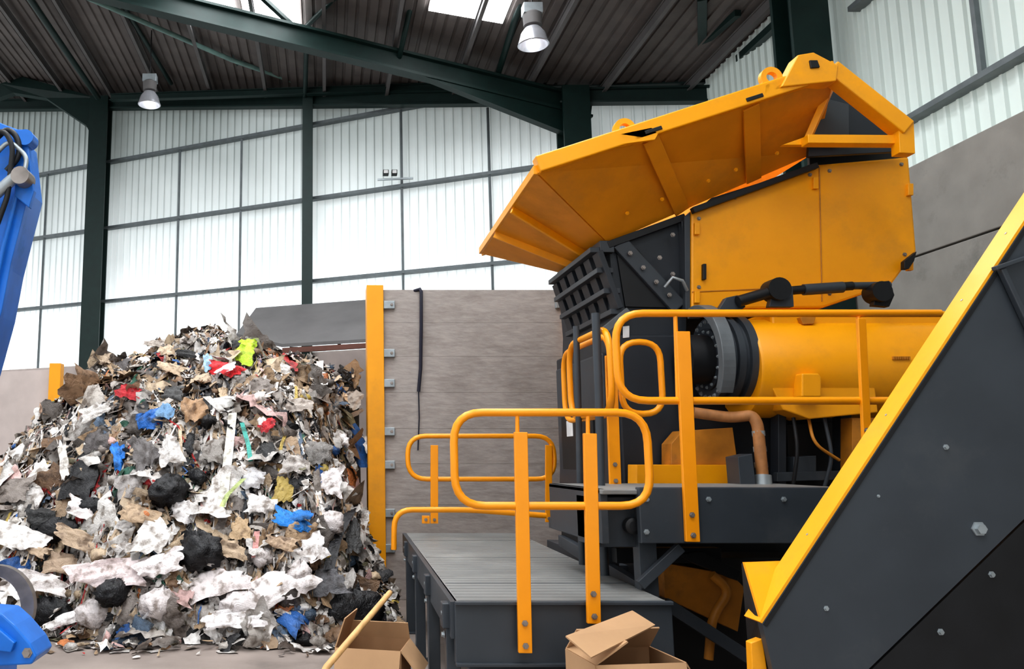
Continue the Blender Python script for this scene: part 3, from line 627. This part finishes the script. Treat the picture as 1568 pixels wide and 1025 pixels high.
# fine litter filling the gaps
cnt=0
while cnt<7000:
    x=rng.uniform(-6.5,.95);y=7.5+(rng.uniform(0,1)**.9)*4.4
    if not place_ok(x,y): continue
    h=float(hfun(x,y))
    if h<.03 and rng.uniform()>.12: continue
    n=normal(x,y)+rng.normal(0,.6,3); n/=np.linalg.norm(n); s=rng.uniform(.02,.06)
    ci=rng.choice(len(pc),p=pwt)
    sheet(np.array([x,y,h+rng.uniform(.02,.14) if h>.05 else .02]),n,s*2,s*2*rng.uniform(.25,1),pc[ci]*rng.uniform(.7,1.2),k=3,crump=.15,curl=.4); cnt+=1
for i in range(1800):
    x=rng.uniform(-6,.2);y=rng.uniform(8.2,11.3)
    if not place_ok(x+.3,y): continue
    n=normal(x,y);a,b=frame(n)
    L=rng.uniform(.2,.9);k=9; dn=np.array([rng.normal(0,.8),-1,0]); dn/=np.linalg.norm(dn)
    pts=[]
    for j in range(k):
        q=np.array([x,y])+dn[:2]*L*(j/k-.5)+rng.normal(0,.02,2); pts.append([q[0],q[1],float(hfun(q[0],q[1]))+.07+rng.uniform(0,.06)])
    col=pc[rng.choice(len(pc),p=pwt)]; ribbon(pts,rng.uniform(.01,.06),col,np.array([1,0,0])*math.cos(1)+b*.4)
def hit(u,v):
    d=ray(u,v)
    for i in range(1400):
        t=6+i*.006; q=Vector((0,0,CAMZ))+d*(t/d.y)
        if q.z<float(hfun(q.x,q.y))+.05: return np.array(q)
    return None
def feat(u,v,sx,sy,col,k=11,crump=.09,lift=.13):
    c=hit(u,v)
    if c is None: return
    n=np.array([rng.normal(0,.15),-.8,.55]); n/=np.linalg.norm(n); a=np.array([1,0,0.0]); a-=n*a.dot(n); a/=np.linalg.norm(a)
    an=rng.uniform(-.4,.4); b=np.cross(n,a); a2=a*math.cos(an)+b*math.sin(an)
    sheet(c+n*lift,n,sx,sy,col,k=k,crump=crump,a=a2,curl=.6)
lime=(.50,.72,.05)
for u,v,sx,sy,col in ((375,552,.32,.34,lime),(382,536,.22,.2,lime),(366,536,.2,.12,(.02,.02,.02)),(345,572,.42,.2,(.75,.03,.04)),(350,574,.26,.12,(.85,.85,.85)),(322,564,.12,.28,(.35,.55,.75)),(402,532,.24,.14,(.02,.10,.45)),
 (236,648,.34,.30,(.015,.13,.45)),(255,640,.2,.2,(.15,.3,.5)),(182,706,.18,.32,(.02,.2,.65)),(445,806,.42,.18,(.02,.25,.75)),(465,798,.2,.12,(.02,.2,.6)),(415,660,.2,.16,(.5,.02,.03)),(398,655,.1,.12,(.8,.8,.8)),
 (297,636,.28,.34,(.40,.25,.14)),(130,735,.36,.6,(.02,.02,.022)),(215,795,.45,.2,(.5,.37,.25)),(130,838,.7,.2,(.45,.34,.24)),(265,700,.24,.36,(.62,.60,.59)),(340,625,.4,.16,(.82,.82,.80)),(62,735,.2,.35,(.82,.80,.77)),(102,715,.1,.5,(.7,.68,.65)),
 (235,830,.34,.4,(.75,.73,.71)),(170,885,.8,.3,(.80,.70,.70)),(320,905,.8,.3,(.82,.76,.76)),(430,905,.7,.34,(.82,.78,.78)),(50,900,.7,.24,(.72,.68,.67)),(200,610,.3,.2,(.45,.02,.03)),(262,572,.35,.14,(.62,.48,.34)),(255,545,.2,.16,(.6,.48,.35)),(432,760,.2,.3,(.40,.30,.08)),(390,740,.24,.24,(.6,.6,.62)),(370,820,.2,.25,(.5,.36,.22)),(485,590,.2,.3,(.82,.82,.82)),(470,575,.25,.2,(.02,.02,.02)),(105,600,.3,.14,(.02,.02,.02)),(75,635,.22,.25,(.42,.28,.2)),(510,745,.24,.34,(.72,.68,.68)),(365,955,.6,.2,(.85,.83,.84)),(125,950,.7,.14,(.8,.78,.78)),(240,535,.3,.12,(.45,.4,.36)),(540,830,.15,.4,(.03,.03,.03)),
 (430,575,.3,.2,(.7,.68,.66)),(230,560,.24,.16,(.82,.8,.77)),(285,550,.3,.12,(.02,.02,.02)),(150,640,.34,.2,(.6,.58,.56)),(330,770,.24,.44,(.8,.78,.77)),(520,680,.25,.16,(.78,.75,.75)),(460,630,.34,.2,(.45,.4,.36)),(310,860,.2,.12,(.02,.02,.02)),(560,690,.12,.3,(.75,.75,.75)),(30,830,.6,.26,(.82,.8,.78)),(65,800,.3,.24,(.02,.02,.02)),(480,850,.34,.3,(.82,.8,.8)),
 (200,750,.3,.3,(.35,.33,.32)),(285,790,.3,.26,(.7,.68,.68)),(410,700,.22,.26,(.03,.03,.03)),(450,720,.3,.24,(.5,.47,.45)),(150,680,.28,.3,(.10,.09,.09)),(330,700,.24,.3,(.3,.28,.26)),(220,700,.26,.4,(.16,.15,.15)),(500,900,.4,.3,(.12,.12,.13)),(400,780,.3,.2,(.78,.76,.75)),(270,610,.24,.2,(.08,.08,.08)),(400,600,.3,.22,(.25,.22,.2)),(490,700,.3,.3,(.2,.19,.18)),(540,620,.24,.3,(.42,.38,.34)),(190,570,.3,.2,(.12,.11,.11)),(130,790,.4,.2,(.75,.7,.7)),(20,760,.5,.3,(.25,.22,.2)),(250,870,.5,.24,(.8,.75,.75)),(100,870,.4,.24,(.5,.38,.28)),
 (350,850,.35,.2,(.52,.4,.28)),(60,850,.3,.12,(.5,.38,.27)),(430,840,.3,.14,(.48,.35,.24)),(160,560,.22,.16,(.5,.4,.3)),(310,590,.26,.14,(.55,.44,.32))):
    feat(u,v,sx,sy,np.array(col))
for u,v,s in ((265,757,.22),(302,848,.24),(180,910,.16),(95,815,.16),(300,735,.12),(540,935,.22),(80,940,.18),(320,650,.10),(145,780,.12)):
    c=hit(u,v)
    if c is not None: blob(c+np.array([0,-.05,.02]),np.array([s*1.3,s*.7,s*.75]),np.array([.010,.010,.012]),26,18,.075)
for u,v,s in ((400,855,.14),(500,800,.16),(460,880,.16),(250,925,.2),(380,930,.2),(150,940,.18)):
    c=hit(u,v)
    if c is not None: blob(c,np.array([s*1.3,s*.7,s*.7]),np.array([.66,.62,.62]),20,14,.09)
def strip(uvs,w,col):
    pts=[]
    for (u0,v0),(u1,v1) in zip(uvs[:-1],uvs[1:]):
        for k in range(5):
            t=k/5; q=hit(u0+(u1-u0)*t,v0+(v1-v0)*t)
            if q is None: continue
            q[1]-=.12; q[2]+=.05; pts.append(q)
    if len(pts)>2: ribbon(pts,w,np.array(col),np.array([.95,.0,.1]))
strip([(358,640),(352,700),(345,760),(340,790)],.1,(.75,.75,.68)); strip([(375,740),(350,765),(338,790)],.06,(.5,.6,.25)); strip([(372,655),(382,690),(386,720)],.05,(.05,.35,.3)); strip([(395,820),(390,870)],.06,(.6,.3,.28)); strip([(545,770),(515,830),(500,890)],.12,(.015,.015,.018)); strip([(318,615),(345,640),(385,625)],.09,(.8,.8,.78)); strip([(490,560),(488,610)],.1,(.8,.8,.8))
V=np.concatenate(V);Fq=np.concatenate(Fq);C=np.concatenate(C)
me=bpy.data.meshes.new('waste_pile'); me.vertices.add(len(V)); me.vertices.foreach_set('co',V.ravel().astype(np.float32))
me.loops.add(len(Fq)*4); me.loops.foreach_set('vertex_index',Fq.ravel().astype(np.int32)); me.polygons.add(len(Fq)); me.polygons.foreach_set('loop_start',np.arange(0,len(Fq)*4,4,dtype=np.int32))
me.update(calc_edges=True); me.validate()
me.polygons.foreach_set('use_smooth',np.ones(len(me.polygons),dtype=bool))
ca=me.color_attributes.new('Col','FLOAT_COLOR','POINT'); ca.data.foreach_set('color',np.concatenate([C,np.ones((len(C),1))],1).ravel().astype(np.float32))
m=bpy.data.materials.new('mixed_refuse'); m.use_nodes=True; N=m.node_tree.nodes;L=m.node_tree.links; b=N['Principled BSDF']
at=N.new('ShaderNodeAttribute'); at.attribute_name='Col'; no=N.new('ShaderNodeTexNoise'); no.inputs['Scale'].default_value=11; no.inputs['Detail'].default_value=5
tc=N.new('ShaderNodeTexCoord'); L.new(tc.outputs['Object'],no.inputs['Vector'])
rp=N.new('ShaderNodeValToRGB'); rp.color_ramp.elements[0].color=(.40,.35,.31,1); rp.color_ramp.elements[0].position=.33; rp.color_ramp.elements[1].color=(1.12,1.10,1.08,1); rp.color_ramp.elements[1].position=.52
L.new(no.outputs['Fac'],rp.inputs[0]); mx=N.new('ShaderNodeMix'); mx.data_type='RGBA'; mx.blend_type='MULTIPLY'; mx.inputs[0].default_value=1
L.new(at.outputs['Color'],mx.inputs[6]);L.new(rp.outputs[0],mx.inputs[7]);L.new(mx.outputs[2],b.inputs['Base Color']); b.inputs['Roughness'].default_value=.45
n3=N.new('ShaderNodeTexNoise'); n3.inputs['Scale'].default_value=26; n3.inputs['Detail'].default_value=3; n3.inputs['Distortion'].default_value=1.5; L.new(tc.outputs['Object'],n3.inputs['Vector'])
bp=N.new('ShaderNodeBump'); bp.inputs['Strength'].default_value=.7; bp.inputs['Distance'].default_value=.02; L.new(n3.outputs['Fac'],bp.inputs['Height']); L.new(bp.outputs[0],b.inputs['Normal'])
me.materials.append(m); o=bpy.data.objects.new('waste_pile',me); link(o)
# ---------------- light ----------------
w=bpy.data.worlds.new('world'); sc.world=w; w.use_nodes=True; bg=w.node_tree.nodes['Background']; bg.inputs[0].default_value=(.95,.98,1,1); bg.inputs[1].default_value=1.1
sc.view_settings.view_transform='Standard'; sc.view_settings.exposure=0.0
try: sc.view_settings.look='Medium High Contrast'
except Exception as ex: print('look n/a',ex)
print('pile verts',len(V))
